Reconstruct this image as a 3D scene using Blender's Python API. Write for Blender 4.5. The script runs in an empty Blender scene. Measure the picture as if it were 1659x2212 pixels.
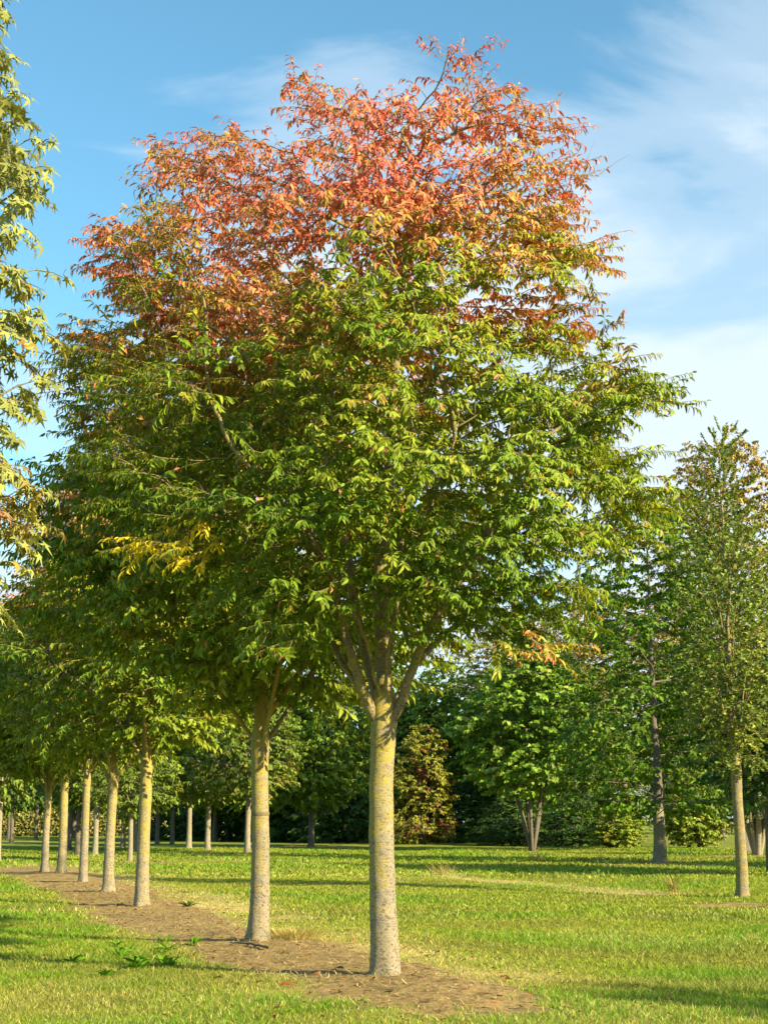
import bpy, math
import numpy as np
from math import radians as R, sin, cos, tan, pi

rng = np.random.default_rng(7)
S = bpy.context.scene
COL = S.collection

# ------------------------------------------------------------------ camera
CAM_H, F_PX, W_PX, H_PX, HORIZON = 1.6, 3200.0, 1659.0, 2212.0, 1775.0
PITCH = math.atan((HORIZON - H_PX / 2) / F_PX)
cam = bpy.data.cameras.new('camera')
cam.sensor_fit = 'VERTICAL'
cam.sensor_height = 36
cam.sensor_width = 27
cam.lens = 36 * F_PX / H_PX
cam.clip_end = 6000
camo = bpy.data.objects.new('camera', cam)
COL.objects.link(camo)
camo.location = (0, 0, CAM_H)
camo.rotation_euler = (pi / 2 + PITCH, 0, 0)
S.camera = camo

# ------------------------------------------------------------------ sun, sky, exposure
SUN_EL, SUN_AZ = R(23), R(126)          # azimuth clockwise from +Y
sd = bpy.data.lights.new('sun', 'SUN')
sd.energy = 5.0
sd.angle = R(0.53)
sd.color = (1.0, 0.86, 0.55)
so = bpy.data.objects.new('sun', sd)
COL.objects.link(so)
so.rotation_euler = (pi / 2 - SUN_EL, 0, pi - SUN_AZ)
so.location = (30, -20, 30)

w = bpy.data.worlds.new('World')
S.world = w
w.use_nodes = True
nt = w.node_tree
nt.nodes.clear()


def N(tree, typ, **kw):
    n = tree.nodes.new(typ)
    for k, v in kw.items():
        setattr(n, k, v)
    return n


def ramp(tree, stops, src=None, interp='LINEAR'):
    n = tree.nodes.new('ShaderNodeValToRGB')
    cr = n.color_ramp
    cr.interpolation = interp
    while len(cr.elements) < len(stops):
        cr.elements.new(0.5)
    for e, (p, c) in zip(cr.elements, stops):
        e.position = p
        e.color = (c[0], c[1], c[2], 1) if hasattr(c, '__len__') else (c, c, c, 1)
    if src is not None:
        tree.links.new(src, n.inputs[0])
    return n


def mixc(tree, fac, a, b, blend='MIX'):
    n = tree.nodes.new('ShaderNodeMix')
    n.data_type = 'RGBA'
    n.blend_type = blend
    for sock, v in ((n.inputs[0], fac), (n.inputs[6], a), (n.inputs[7], b)):
        if hasattr(v, 'is_linked'):
            tree.links.new(v, sock)
        elif hasattr(v, '__len__'):
            sock.default_value = (v[0], v[1], v[2], 1)
        else:
            sock.default_value = v
    return n.outputs[2]


def mathn(tree, op, a, b=None, clamp=False):
    n = tree.nodes.new('ShaderNodeMath')
    n.operation = op
    n.use_clamp = clamp
    for sock, v in zip(n.inputs, (a, b)):
        if v is None:
            continue
        if hasattr(v, 'is_linked'):
            tree.links.new(v, sock)
        else:
            sock.default_value = v
    return n.outputs[0]


sky = N(nt, 'ShaderNodeTexSky', sky_type='NISHITA', sun_disc=False, sun_elevation=SUN_EL,
        sun_rotation=SUN_AZ, air_density=1.0, dust_density=0.6, ozone_density=1.2)
tc = N(nt, 'ShaderNodeTexCoord')
sep = N(nt, 'ShaderNodeSeparateXYZ')
nt.links.new(tc.outputs['Generated'], sep.inputs[0])
# wisps: noise stretched sideways, thicker towards +X (right of the row) and low down
mp = N(nt, 'ShaderNodeMapping')
nt.links.new(tc.outputs['Generated'], mp.inputs[0])
mp.inputs['Scale'].default_value = (2.2, 1.6, 7.0)
mp.inputs['Rotation'].default_value = (0, R(28), 0)
cn = N(nt, 'ShaderNodeTexNoise')
cn.inputs['Scale'].default_value = 1.6
cn.inputs['Detail'].default_value = 7
cn.inputs['Roughness'].default_value = 0.52
cn.inputs['Distortion'].default_value = 0.35
nt.links.new(mp.outputs[0], cn.inputs['Vector'])
side = mathn(nt, 'MULTIPLY_ADD', sep.outputs[0], 1.0)
side.node.inputs[2].default_value = -0.24
low = mathn(nt, 'MULTIPLY_ADD', sep.outputs[2], -1.6)
low.node.inputs[2].default_value = 0.88
cs = mathn(nt, 'ADD', mathn(nt, 'MULTIPLY_ADD', cn.outputs['Fac'], 1.9), mathn(nt, 'ADD', side, low))
cs.node.inputs[0].links[0].from_node.inputs[2].default_value = -0.45
cr = ramp(nt, [(0.44, 0.0), (0.66, 0.40), (0.98, 0.95)], cs, 'EASE')
SKY_TINT = (1.12, 1.78, 1.76)
skyc = mixc(nt, 1.0, sky.outputs[0], SKY_TINT, 'MULTIPLY')
CLOUD = (6.0, 6.9, 7.7)
skym = mixc(nt, cr.outputs[0], skyc, CLOUD)
bg = N(nt, 'ShaderNodeBackground')
bg.inputs['Strength'].default_value = 0.06
nt.links.new(skym, bg.inputs[0])
wo = N(nt, 'ShaderNodeOutputWorld')
nt.links.new(bg.outputs[0], wo.inputs[0])

S.view_settings.view_transform = 'Standard'
S.view_settings.look = 'None'
S.view_settings.gamma = 1
S.view_settings.exposure = 1.3
S.render.engine = 'CYCLES'
S.cycles.max_bounces = 6
S.cycles.diffuse_bounces = 3
S.cycles.glossy_bounces = 2
S.cycles.transmission_bounces = 4
S.cycles.transparent_max_bounces = 4


# ------------------------------------------------------------------ helpers
def ray(px, py):
    u, v = (px - W_PX / 2) / F_PX, (H_PX / 2 - py) / F_PX
    return np.array([u, cos(PITCH) - v * sin(PITCH), sin(PITCH) + v * cos(PITCH)])


def on_plane(px, py, Y):
    d = ray(px, py)
    t = Y / d[1]
    return np.array([d[0] * t, Y, CAM_H + d[2] * t])


def on_ground(px, py):
    d = ray(px, py)
    t = -CAM_H / d[2]
    return np.array([d[0] * t, d[1] * t, 0.0])


def unit(v):
    return v / np.maximum(np.linalg.norm(v, axis=-1, keepdims=True), 1e-9)


def _hash(ix, iy, iz, seed):
    h = (ix * 374761393 + iy * 668265263 + iz * 2147483647 + seed * 974711) & 0xFFFFFFFF
    h = ((h ^ (h >> 13)) * 1274126177) & 0xFFFFFFFF
    h = ((h ^ (h >> 15)) * 2246822519) & 0xFFFFFFFF
    return ((h ^ (h >> 16)) & 0xFFFFFF) / float(0xFFFFFF)


def vnoise(p, seed=0):
    p = np.asarray(p, float)
    i = np.floor(p).astype(np.int64)
    f = p - i
    f = f * f * (3 - 2 * f)
    out = 0
    for dx in (0, 1):
        for dy in (0, 1):
            for dz in (0, 1):
                wgt = ((f[..., 0] if dx else 1 - f[..., 0]) * (f[..., 1] if dy else 1 - f[..., 1]) *
                       (f[..., 2] if dz else 1 - f[..., 2]))
                out = out + wgt * _hash(i[..., 0] + dx, i[..., 1] + dy, i[..., 2] + dz, seed)
    return out


def n2(x, y, scale, seed=0, octaves=3):
    tot, a, s = 0, 1.0, 0
    for o in range(octaves):
        q = np.stack([x / scale * 2 ** o, y / scale * 2 ** o, np.zeros_like(x) + 0.37 * o], -1)
        tot = tot + a * vnoise(q, seed + o)
        s += a
        a *= 0.5
    return tot / s


def sstep(a, b, x):
    t = np.clip((x - a) / (b - a), 0, 1)
    return t * t * (3 - 2 * t)


def mesh_np(name, verts, face_sets, mats, cols=None, smooth=False, mat_idx=None):
    """verts (n,3); face_sets: list of int arrays (m,k)"""
    me = bpy.data.meshes.new(name)
    verts = np.ascontiguousarray(verts, dtype=np.float32)
    loops = np.concatenate([f.reshape(-1) for f in face_sets]).astype(np.int32)
    tot = np.concatenate([np.full(len(f), f.shape[1], np.int32) for f in face_sets])
    start = np.concatenate([[0], np.cumsum(tot)[:-1]]).astype(np.int32)
    me.vertices.add(len(verts))
    me.vertices.foreach_set('co', verts.ravel())
    me.loops.add(len(loops))
    me.loops.foreach_set('vertex_index', loops)
    me.polygons.add(len(tot))
    me.polygons.foreach_set('loop_start', start)
    me.polygons.foreach_set('loop_total', tot)
    if smooth:
        me.polygons.foreach_set('use_smooth', np.ones(len(tot), bool))
    for m in (mats if isinstance(mats, (list, tuple)) else [mats]):
        me.materials.append(m)
    if mat_idx is not None:
        me.polygons.foreach_set('material_index', mat_idx.astype(np.int32))
    if cols is not None:
        at = me.attributes.new('tint', 'FLOAT_COLOR', 'POINT')
        c4 = np.ones((len(verts), 4), np.float32)
        c4[:, :3] = cols
        at.data.foreach_set('color', c4.ravel())
    me.update()
    me.validate()
    return me


def link(name, me, parent=None):
    o = bpy.data.objects.new(name, me)
    COL.objects.link(o)
    if parent is not None:
        o.parent = parent
    return o


def empty(name, loc, rz=0.0, sc=1.0):
    o = bpy.data.objects.new(name, None)
    COL.objects.link(o)
    o.location = loc
    o.rotation_euler = (0, 0, rz)
    o.scale = (sc, sc, sc) if not hasattr(sc, '__len__') else sc
    o.empty_display_size = 0.3
    return o


def tag(o, label=None, cat=None, group=None, kind=None):
    for k, v in (('label', label), ('category', cat), ('group', group), ('kind', kind)):
        if v:
            o[k] = v
    return o


# ------------------------------------------------------------------ materials
def new_mat(name):
    m = bpy.data.materials.new(name)
    m.use_nodes = True
    t = m.node_tree
    t.nodes.clear()
    return m, t, N(t, 'ShaderNodeOutputMaterial')


def leaf_material(name, trans=0.35, rough=0.5, spec=0.22, tw=(1.25, 1.15, 0.55)):
    m, t, out = new_mat(name)
    at = N(t, 'ShaderNodeAttribute', attribute_name='tint')
    p = N(t, 'ShaderNodeBsdfPrincipled')
    p.inputs['Roughness'].default_value = rough
    p.inputs['Specular IOR Level'].default_value = spec
    t.links.new(at.outputs['Color'], p.inputs['Base Color'])
    tr = N(t, 'ShaderNodeBsdfTranslucent')
    t.links.new(mixc(t, 1.0, at.outputs['Color'], tw, 'MULTIPLY'), tr.inputs[0])
    mx = N(t, 'ShaderNodeMixShader')
    mx.inputs[0].default_value = trans
    t.links.new(p.outputs[0], mx.inputs[1])
    t.links.new(tr.outputs[0], mx.inputs[2])
    t.links.new(mx.outputs[0], out.inputs[0])
    return m


M_LEAF = leaf_material('leaf', 0.25)
M_GRASS = leaf_material('grass_blade', 0.3, 0.55, 0.25, (1.1, 1.1, 0.6))


def bark_material(name, base, dark, lichen, lich_lo=0.55, lich_amt=1.0, scale=1.0, zl=None):
    m, t, out = new_mat(name)
    tc = N(t, 'ShaderNodeTexCoord')
    mp = N(t, 'ShaderNodeMapping')
    mp.inputs['Scale'].default_value = (1, 1, 1.7)
    t.links.new(tc.outputs['Object'], mp.inputs[0])

    def noise(sc, det=6, rough=0.6, vec=mp.outputs[0]):
        n = N(t, 'ShaderNodeTexNoise')
        n.inputs['Scale'].default_value = sc * scale
        n.inputs['Detail'].default_value = det
        n.inputs['Roughness'].default_value = rough
        t.links.new(vec, n.inputs['Vector'])
        return n.outputs['Fac']
    big = noise(5)
    fine = noise(27, 5, 0.75)
    c = mixc(t, ramp(t, [(0.3, 0), (0.7, 1)], big).outputs[0], [x * 0.72 for x in base], [min(1, x * 1.22) for x in base])
    bl = ramp(t, [(0.45, 0), (0.58, 1)], noise(2.6, 5, 0.65)).outputs[0]
    c = mixc(t, mathn(t, 'MULTIPLY', bl, 0.75), c, [base[0] * 0.78, base[1] * 0.82, base[2] * 0.95])
    speck = ramp(t, [(0.40, 1), (0.49, 0)], fine).outputs[0]
    c = mixc(t, mathn(t, 'MULTIPLY', speck, 0.9), c, dark)
    pale = ramp(t, [(0.58, 0), (0.68, 1)], noise(30, 3, 0.6)).outputs[0]
    c = mixc(t, mathn(t, 'MULTIPLY', pale, 0.55), c, (0.42, 0.385, 0.29))
    sep = N(t, 'ShaderNodeSeparateXYZ')
    t.links.new(tc.outputs['Object'], sep.inputs[0])
    lf = noise(3.2, 8, 0.72)
    if zl:
        zr = N(t, 'ShaderNodeMapRange')
        zr.inputs[1].default_value, zr.inputs[2].default_value = zl
        zr.inputs[3].default_value, zr.inputs[4].default_value = -0.13, 0.13
        t.links.new(sep.outputs[2], zr.inputs[0])
        lf = mathn(t, 'ADD', lf, zr.outputs[0])
        # weather side (away from the sun, -X) carries more lichen
        lf = mathn(t, 'ADD', lf, mathn(t, 'MULTIPLY', sep.outputs[0], -0.55))
    lm = ramp(t, [(lich_lo - 0.07, 0), (lich_lo + 0.08, 1)], lf).outputs[0]
    lbreak = ramp(t, [(0.43, 0.12), (0.53, 1)], noise(24, 4, 0.7)).outputs[0]
    lm = mathn(t, 'MULTIPLY', mathn(t, 'MULTIPLY', lm, lbreak), lich_amt)
    c = mixc(t, lm, c, lichen)
    p = N(t, 'ShaderNodeBsdfPrincipled')
    p.inputs['Roughness'].default_value = 0.85
    p.inputs['Specular IOR Level'].default_value = 0.2
    t.links.new(c, p.inputs['Base Color'])
    b = N(t, 'ShaderNodeBump')
    b.inputs['Strength'].default_value = 0.7
    b.inputs['Distance'].default_value = 0.02
    t.links.new(mathn(t, 'ADD', fine, mathn(t, 'MULTIPLY', big, 0.8)), b.inputs['Height'])
    t.links.new(b.outputs[0], p.inputs['Normal'])
    t.links.new(p.outputs[0], out.inputs[0])
    return m


M_BARK = bark_material('zelkova_bark', (0.29, 0.245, 0.16), (0.09, 0.07, 0.04), (0.37, 0.29, 0.03), 0.485, 0.88, 1.0, (0.6, 2.9))
M_LIMB = bark_material('limb_bark', (0.24, 0.20, 0.125), (0.075, 0.06, 0.035), (0.34, 0.26, 0.03), 0.50, 0.75)
M_BARK_PALE = bark_material('pale_bark', (0.30, 0.26, 0.18), (0.10, 0.08, 0.05), (0.30, 0.25, 0.07), 0.56, 0.5)
M_BARK_DARK = bark_material('dark_bark', (0.16, 0.13, 0.095), (0.04, 0.032, 0.025), (0.2, 0.19, 0.09), 0.6, 0.5)
M_BARK_OLIVE = bark_material('olive_bark', (0.25, 0.22, 0.15), (0.07, 0.06, 0.04), (0.28, 0.25, 0.10), 0.52, 0.6)


def plain_mat(name, col, rough=0.85):
    m, t, out = new_mat(name)
    tc = N(t, 'ShaderNodeTexCoord')
    n = N(t, 'ShaderNodeTexNoise')
    n.inputs['Scale'].default_value = 25
    n.inputs['Detail'].default_value = 5
    t.links.new(tc.outputs['Object'], n.inputs['Vector'])
    c = mixc(t, n.outputs['Fac'], [x * 0.6 for x in col], [x * 1.4 for x in col])
    p = N(t, 'ShaderNodeBsdfPrincipled')
    p.inputs['Roughness'].default_value = rough
    t.links.new(c, p.inputs['Base Color'])
    t.links.new(p.outputs[0], out.inputs[0])
    return m


M_STICK = plain_mat('dead_wood', (0.14, 0.10, 0.06))
M_TIE = plain_mat('tree_tie_rubber', (0.15, 0.12, 0.06))


def ground_material(name, dry):
    m, t, out = new_mat(name)
    at = N(t, 'ShaderNodeAttribute', attribute_name='tint')
    tc = N(t, 'ShaderNodeTexCoord')

    def noise(sc, det, rough=0.65):
        n = N(t, 'ShaderNodeTexNoise')
        n.inputs['Scale'].default_value = sc
        n.inputs['Detail'].default_value = det
        n.inputs['Roughness'].default_value = rough
        t.links.new(tc.outputs['Object'], n.inputs['Vector'])
        return n.outputs['Fac']
    a = noise(16, 8, 0.75)
    k = ramp(t, [(0.28, 0.5), (0.5, 1.0), (0.74, 1.5)], a).outputs[0]
    c = mixc(t, 1.0, at.outputs['Color'], k, 'MULTIPLY')
    if dry:
        s = ramp(t, [(0.55, 0), (0.66, 1)], noise(48, 3)).outputs[0]
        c = mixc(t, mathn(t, 'MULTIPLY', s, 0.5), c, (0.50, 0.37, 0.17))
        k2 = ramp(t, [(0.34, 0.45), (0.5, 1.0)], noise(7, 6)).outputs[0]
        c = mixc(t, 1.0, c, k2, 'MULTIPLY')
    p = N(t, 'ShaderNodeBsdfPrincipled')
    p.inputs['Roughness'].default_value = 0.95
    p.inputs['Specular IOR Level'].default_value = 0.1
    t.links.new(c, p.inputs['Base Color'])
    b = N(t, 'ShaderNodeBump')
    b.inputs['Strength'].default_value = 0.9
    b.inputs['Distance'].default_value = 0.04
    t.links.new(noise(22, 8, 0.75), b.inputs['Height'])
    t.links.new(b.outputs[0], p.inputs['Normal'])
    t.links.new(p.outputs[0], out.inputs[0])
    return m


M_LAWN = ground_material('lawn_ground', False)
M_SOIL = ground_material('bare_soil', True)

# ------------------------------------------------------------------ ground fields
ROW = [on_ground(*p) for p in ((832, 2125), (558, 2040), (307, 1957), (235, 1930), (180, 1907), (133, 1893), (97, 1888))]
ROW = np.array(ROW)
R0, RDIR = ROW[0], unit((ROW[4] - ROW[0])[:2])
RPERP = np.array([-RDIR[1], RDIR[0]])          # points left of the row


def row_coords(x, y):
    dx, dy = x - R0[0], y - R0[1]
    return dx * RDIR[0] + dy * RDIR[1], dx * RPERP[0] + dy * RPERP[1]


def soil_field(x, y):
    """1 on bare soil, 0 on grass"""
    s, l = row_coords(x, y)
    # the strip follows the real tree bases
    base_s, base_l = row_coords(ROW[:, 0], ROW[:, 1])
    l = l - np.interp(s, base_s, base_l)
    wob = (n2(x, y, 0.9, 3, 4) - 0.5) * 1.3 + (n2(x, y, 0.22, 9, 2) - 0.5) * 0.6
    d = np.abs(l - 0.10) - (0.78 + 0.02 * np.clip(s, 0, 30))
    d = np.maximum(d, (-2.0 - s))
    front = np.hypot(np.maximum(-s - 0.6, 0) / 1.7, (l - 0.05) / 0.95) - 1.0
    d = np.where(s < -0.4, front * 0.9, d)
    d = np.where(s > 40, 1, d)
    v = sstep(0.3, -0.25, d + wob)
    for (px, py, rx, ry) in ((1640, 1950, 1.6, 0.7), (1425, 1866, 2.6, 1.8), (1635, 1850, 2.2, 1.4), (448, 1842, 5, 1.5), (280, 1864, 2, 1.0),
                             (672, 1828, 5, 2)):
        c = on_ground(px, py)
        q = np.hypot((x - c[0]) / rx, (y - c[1]) / ry) - 1
        v = np.maximum(v, sstep(0.25, -0.25, q + wob))
    return v


def straw_field(x, y):
    s, l = row_coords(x, y)
    near = sstep(2.6, 0.7, np.abs(l + 0.55)) * sstep(-2.0, 0.5, s) * sstep(60, 20, s)
    v = 0.95 * near * n2(x, y, 1.1, 21, 3) * 1.7
    v = v + 0.35 * sstep(0.52, 0.75, n2(x * 0.5, y, 1.6, 31, 4))
    # band of dry mowings beyond the row
    a, b = on_ground(880, 1885)[:2], on_ground(1400, 1925)[:2]
    ab = b - a
    t = np.clip(((x - a[0]) * ab[0] + (y - a[1]) * ab[1]) / (ab @ ab), 0, 1)
    dd = np.hypot(x - a[0] - t * ab[0], y - a[1] - t * ab[1])
    v = v + 0.95 * sstep(1.3, 0.2, dd + (n2(x, y, 1.0, 5, 3) - 0.5) * 1.5)
    return np.clip(v, 0, 1)


def green_field(x, y):
    v = sstep(0.45, 0.72, n2(x * 0.6, y, 2.3, 41, 3))
    s_, l_ = row_coords(x, y)
    v = np.maximum(v, 0.8 * sstep(1.2, 2.2, l_) * sstep(0.25, 0.6, n2(x, y, 0.8, 43, 3)))
    for (px, py, rx, ry) in ((250, 2060, 1.1, 1.0), (1180, 2020, 1.9, 1.3), (150, 2000, 1.2, 2.2), (520, 2170, 1.3, 0.5), (1560, 1975, 1.5, 1.5)):
        c = on_ground(px, py)
        q = np.hypot((x - c[0]) / rx, (y - c[1]) / ry)
        v = np.maximum(v, sstep(1.25, 0.4, q + (n2(x, y, 0.6, 51, 2) - 0.5) * 0.9))
    return v


def height(x, y):
    x, y = np.asarray(x, float), np.asarray(y, float)
    s, l = row_coords(x, y)
    fade = sstep(400, 120, np.hypot(x, y))
    h = (n2(x, y, 5.0, 61, 2) - 0.5) * 0.16 + (n2(x, y, 0.7, 71, 3) - 0.5) * 0.05
    h = h + 0.06 * np.exp(-(l / 0.9) ** 2) * sstep(-2.5, -1, s)
    # wheel ruts left of the row
    return h * fade - 0.02


SOILC = np.array([0.36, 0.25, 0.10])
LAWNC = np.array([0.19, 0.225, 0.025])
STRAWC = np.array([0.48, 0.39, 0.14])


def axis(dense_lo, dense_hi, step, far, growth):
    out = list(np.arange(dense_lo, dense_hi + 1e-6, step))
    v, st = out[-1], step
    while v < far:
        st *= growth
        v += st
        out.append(v)
    return out


xs = axis(0, 9, 0.07, 2500, 1.06)
xs = np.array([-v for v in xs[:0:-1]] + xs)
ys = [9.5]
while ys[-1] < 3000:
    ys.append(ys[-1] + max(0.05, 0.0042 * ys[-1]) * (1 if ys[-1] < 120 else 6))
ys = np.array([-2500, -600, -150, -40, -10, 0, 4, 7, 8.5, 9.1] + ys)
gx, gy = np.meshgrid(xs, ys)
gz = height(gx, gy)
soil = soil_field(gx, gy)
gz = gz + soil * (n2(gx, gy, 0.13, 81, 2) - 0.5) * 0.035
gv = np.stack([gx, gy, gz], -1).reshape(-1, 3)
straw = straw_field(gx, gy)[..., None]
gcol = LAWNC * (1 - straw) + STRAWC * straw
gcol = gcol * (0.75 + 0.5 * n2(gx, gy, 1.3, 91, 3))[..., None]
scol = SOILC * (0.72 + 0.56 * n2(gx, gy, 0.5, 95, 4))[..., None]
sm = soil[..., None]
gcol = (gcol * (1 - sm) + scol * sm).reshape(-1, 3)
ny, nx = gx.shape
ii = np.arange(ny * nx).reshape(ny, nx)
quads = np.stack([ii[:-1, :-1], ii[:-1, 1:], ii[1:, 1:], ii[1:, :-1]], -1).reshape(-1, 4)
fs = soil.reshape(-1)[quads].mean(1) > 0.5


def sub_mesh(name, mask, mat):
    q = quads[mask]
    u, inv = np.unique(q, return_inverse=True)
    return link(name, mesh_np(name, gv[u], [inv.reshape(-1, 4)], mat, gcol[u], smooth=True))


tag(sub_mesh('lawn', ~fs, M_LAWN), kind='structure')
tag(sub_mesh('soil_strip', fs, M_SOIL), kind='structure')


# ------------------------------------------------------------------ grass blades
def blades(x, y, hgt, wid, lean, cols):
    n = len(x)
    z = height(x, y) - 0.006
    a = rng.uniform(0, 2 * pi, n)
    la = rng.uniform(0, 2 * pi, n)
    p = np.stack([x, y, z], -1)
    sdir = np.stack([np.cos(a), np.sin(a), np.zeros(n)], -1) * (wid / 2)[:, None]
    ld = np.stack([np.cos(la), np.sin(la), np.zeros(n)], -1) * (lean * hgt)[:, None]
    up = np.zeros((n, 3))
    up[:, 2] = hgt
    m1 = p + up * 0.6 + ld * 0.35
    v = np.stack([p - sdir, p + sdir, m1 + sdir * 0.75, m1 - sdir * 0.75, p + up * 0.95 + ld], 1).reshape(-1, 3)
    b = np.arange(n)[:, None] * 5
    return v, b + np.array([[0, 1, 2, 3]]), b + np.array([[3, 2, 4]]), np.repeat(cols, 5, 0)


def grass_zone(y0, y1, density, h0, h1, w0, w1):
    area = (y1 - y0) * (0.58 * (y0 + y1) / 2 + 3)
    n = int(area * density)
    # sample wedge uniformly
    yy = np.sqrt(rng.uniform(y0 ** 2, y1 ** 2, n))
    xx = rng.uniform(-1, 1, n) * (0.29 * yy + 1.2)
    so = soil_field(xx, yy)
    st = straw_field(xx, yy)
    gr = green_field(xx, yy)
    keep = rng.uniform(0, 1, n) > so * 1.02 + 0.6 * st
    xx, yy, st, gr, so = xx[keep], yy[keep], st[keep], gr[keep], so[keep]
    n = len(xx)
    patch = n2(xx, yy, 0.35, 101, 2)
    r = rng.uniform(0, 1, n)
    col = np.empty((n, 3))
    col[:] = (0.265, 0.31, 0.028)
    g2 = np.array([0.15, 0.285, 0.014])
    k = np.clip(gr * 0.9 + (rng.uniform(0, 1, n) - 0.5) * 0.5 + (patch - 0.5) * 0.8, 0, 1)[:, None]
    col = col * (1 - k) + g2 * k
    dull = (sstep(0.48, 0.68, n2(xx * 0.55, yy, 1.4, 131, 3)) * 0.5)[:, None]
    col = col * (1 - dull) + np.array([0.255, 0.225, 0.055]) * dull
    dry = (r < (0.045 + 0.55 * st + 0.25 * so) * np.clip(30 / yy, 0.35, 1))[:, None]
    col = np.where(dry, np.array([0.54, 0.46, 0.15]) * rng.uniform(0.7, 1.15, (n, 1)), col)
    col = col * rng.uniform(0.65, 1.35, (n, 1))
    hh = rng.uniform(h0, h1, n) * (0.55 + 0.55 * patch + 0.5 * n2(xx * 0.5, yy, 1.0, 133, 2)) * (1 + 0.45 * gr) * (1 - 0.35 * st)
    return blades(xx, yy, hh, rng.uniform(w0, w1, n), rng.uniform(0.2, 1.5, n), col)


def join_sets(parts):
    vs, qs, ts, cs, off = [], [], [], [], 0
    for v, q, t, c in parts:
        vs.append(v)
        qs.append(q + off)
        ts.append(t + off)
        cs.append(c)
        off += len(v)
    return np.concatenate(vs), np.concatenate(qs), np.concatenate(ts), np.concatenate(cs)


gv_, gq_, gt_, gc_ = join_sets([
    grass_zone(10.2, 17, 2200, 0.02, 0.055, 0.004, 0.009),
    grass_zone(17, 26, 1000, 0.02, 0.055, 0.007, 0.013),
    grass_zone(26, 45, 260, 0.03, 0.07, 0.012, 0.024),
    grass_zone(45, 95, 45, 0.05, 0.10, 0.03, 0.06)])
tag(link('grass', mesh_np('grass', gv_, [gq_, gt_], M_GRASS, gc_)), 'short mown green lawn grass with yellowish dry patches', 'grass', kind='stuff')


# lying straw and wood chips on the soil
def litter():
    n = 17000
    s = rng.uniform(-3.2, 26, n) ** 1.0
    l = rng.normal(0.05, 0.75, n)
    x = R0[0] + RDIR[0] * s + RPERP[0] * l
    y = R0[1] + RDIR[1] * s + RPERP[1] * l
    so = soil_field(x, y)
    keep = (so > 0.15) & (rng.uniform(0, 1, n) < 0.35 + 0.65 * n2(x, y, 0.5, 111, 2) * 1.2)
    x, y = x[keep], y[keep]
    n = len(x)
    z = height(x, y) + 0.012
    a = rng.uniform(0, 2 * pi, n)
    ln = rng.uniform(0.02, 0.13, n)
    wd = rng.uniform(0.002, 0.0055, n)
    d = np.stack([np.cos(a), np.sin(a), rng.uniform(-0.25, 0.45, n)], -1) * ln[:, None]
    sd_ = np.stack([-np.sin(a), np.cos(a), np.zeros(n)], -1) * wd[:, None]
    p = np.stack([x, y, z], -1)
    bend = np.stack([-np.sin(a), np.cos(a), np.abs(rng.normal(0, 0.6, n))], -1) * (ln * rng.uniform(-0.2, 0.2, n))[:, None]
    v = np.stack([p - sd_, p + sd_, p + d * 0.5 + bend + sd_, p + d * 0.5 + bend - sd_, p + d], 1).reshape(-1, 3)
    b = np.arange(n)[:, None] * 5
    pal = np.array([[0.62, 0.49, 0.25], [0.46, 0.33, 0.16], [0.24, 0.14, 0.07], [0.70, 0.58, 0.33], [0.10, 0.06, 0.035]])
    c = pal[rng.choice(5, n, p=[.36, .28, .13, .15, .08])] * rng.uniform(0.7, 1.2, (n, 1))
    return mesh_np('straw', v, [b + np.array([[0, 1, 2, 3]]), b + np.array([[3, 2, 4]])], M_GRASS, np.repeat(c, 5, 0))


tag(link('dry_straw', litter()), 'loose dry straw and chips scattered over the brown soil strip', 'straw', kind='stuff')


# ------------------------------------------------------------------ leaves and branches
def leaf_arrays(base, ax, nrm, length, width, cols, droop=0.18, fold=0.25):
    """elliptic folded leaves: 8 verts, 4 tris + 2 quads each"""
    n = len(base)
    sd_ = unit(np.cross(nrm, ax))
    nr = unit(np.cross(ax, sd_))
    L = length[:, None]
    W = (width / 2)[:, None]
    up = nr * W * fold * 2
    m1 = base + ax * L * 0.33 + nr * L * 0.03
    m2 = base + ax * L * 0.68 - nr * L * droop * 0.35
    tip = base + ax * L - nr * L * droop
    v = np.stack([base, m1 - sd_ * W * 0.95 + up, m1, m1 + sd_ * W * 0.95 + up,
                  m2 - sd_ * W * 0.78 + up * 0.8, m2, m2 + sd_ * W * 0.78 + up * 0.8, tip], 1).reshape(-1, 3)
    b = np.arange(n)[:, None] * 8
    tr = np.concatenate([b + np.array([[0, 1, 2]]), b + np.array([[0, 2, 3]]), b + np.array([[4, 7, 5]]), b + np.array([[5, 7, 6]])])
    qd = np.concatenate([b + np.array([[1, 4, 5, 2]]), b + np.array([[2, 5, 6, 3]])])
    return v, qd, tr, np.repeat(cols, 8, 0)


def diamond_arrays(base, ax, nrm, length, width, cols):
    """cheap far leaf: a folded rhombus, 2 tris"""
    n = len(base)
    sd_ = unit(np.cross(nrm, ax))
    nr = unit(np.cross(ax, sd_))
    L, W = length[:, None], (width / 2)[:, None]
    mid = base + ax * L * 0.45
    v = np.stack([base, mid - sd_ * W + nr * W * 0.4, base + ax * L - nr * L * 0.12, mid + sd_ * W + nr * W * 0.4], 1).reshape(-1, 3)
    b = np.arange(n)[:, None] * 4
    tr = np.concatenate([b + np.array([[0, 1, 2]]), b + np.array([[0, 2, 3]])])
    return v, np.zeros((0, 4), int), tr, np.repeat(cols, 4, 0)


STAR = []
for k, (aa, rr) in enumerate(((-90, 0.10), (-35, 0.55), (0, 0.26), (28, 0.82), (58, 0.30), (90, 1.0), (122, 0.30), (152, 0.82), (180, 0.26), (215, 0.55))):
    STAR.append((cos(R(aa)) * rr, sin(R(aa)) * rr))
STAR = np.array(STAR)


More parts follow.
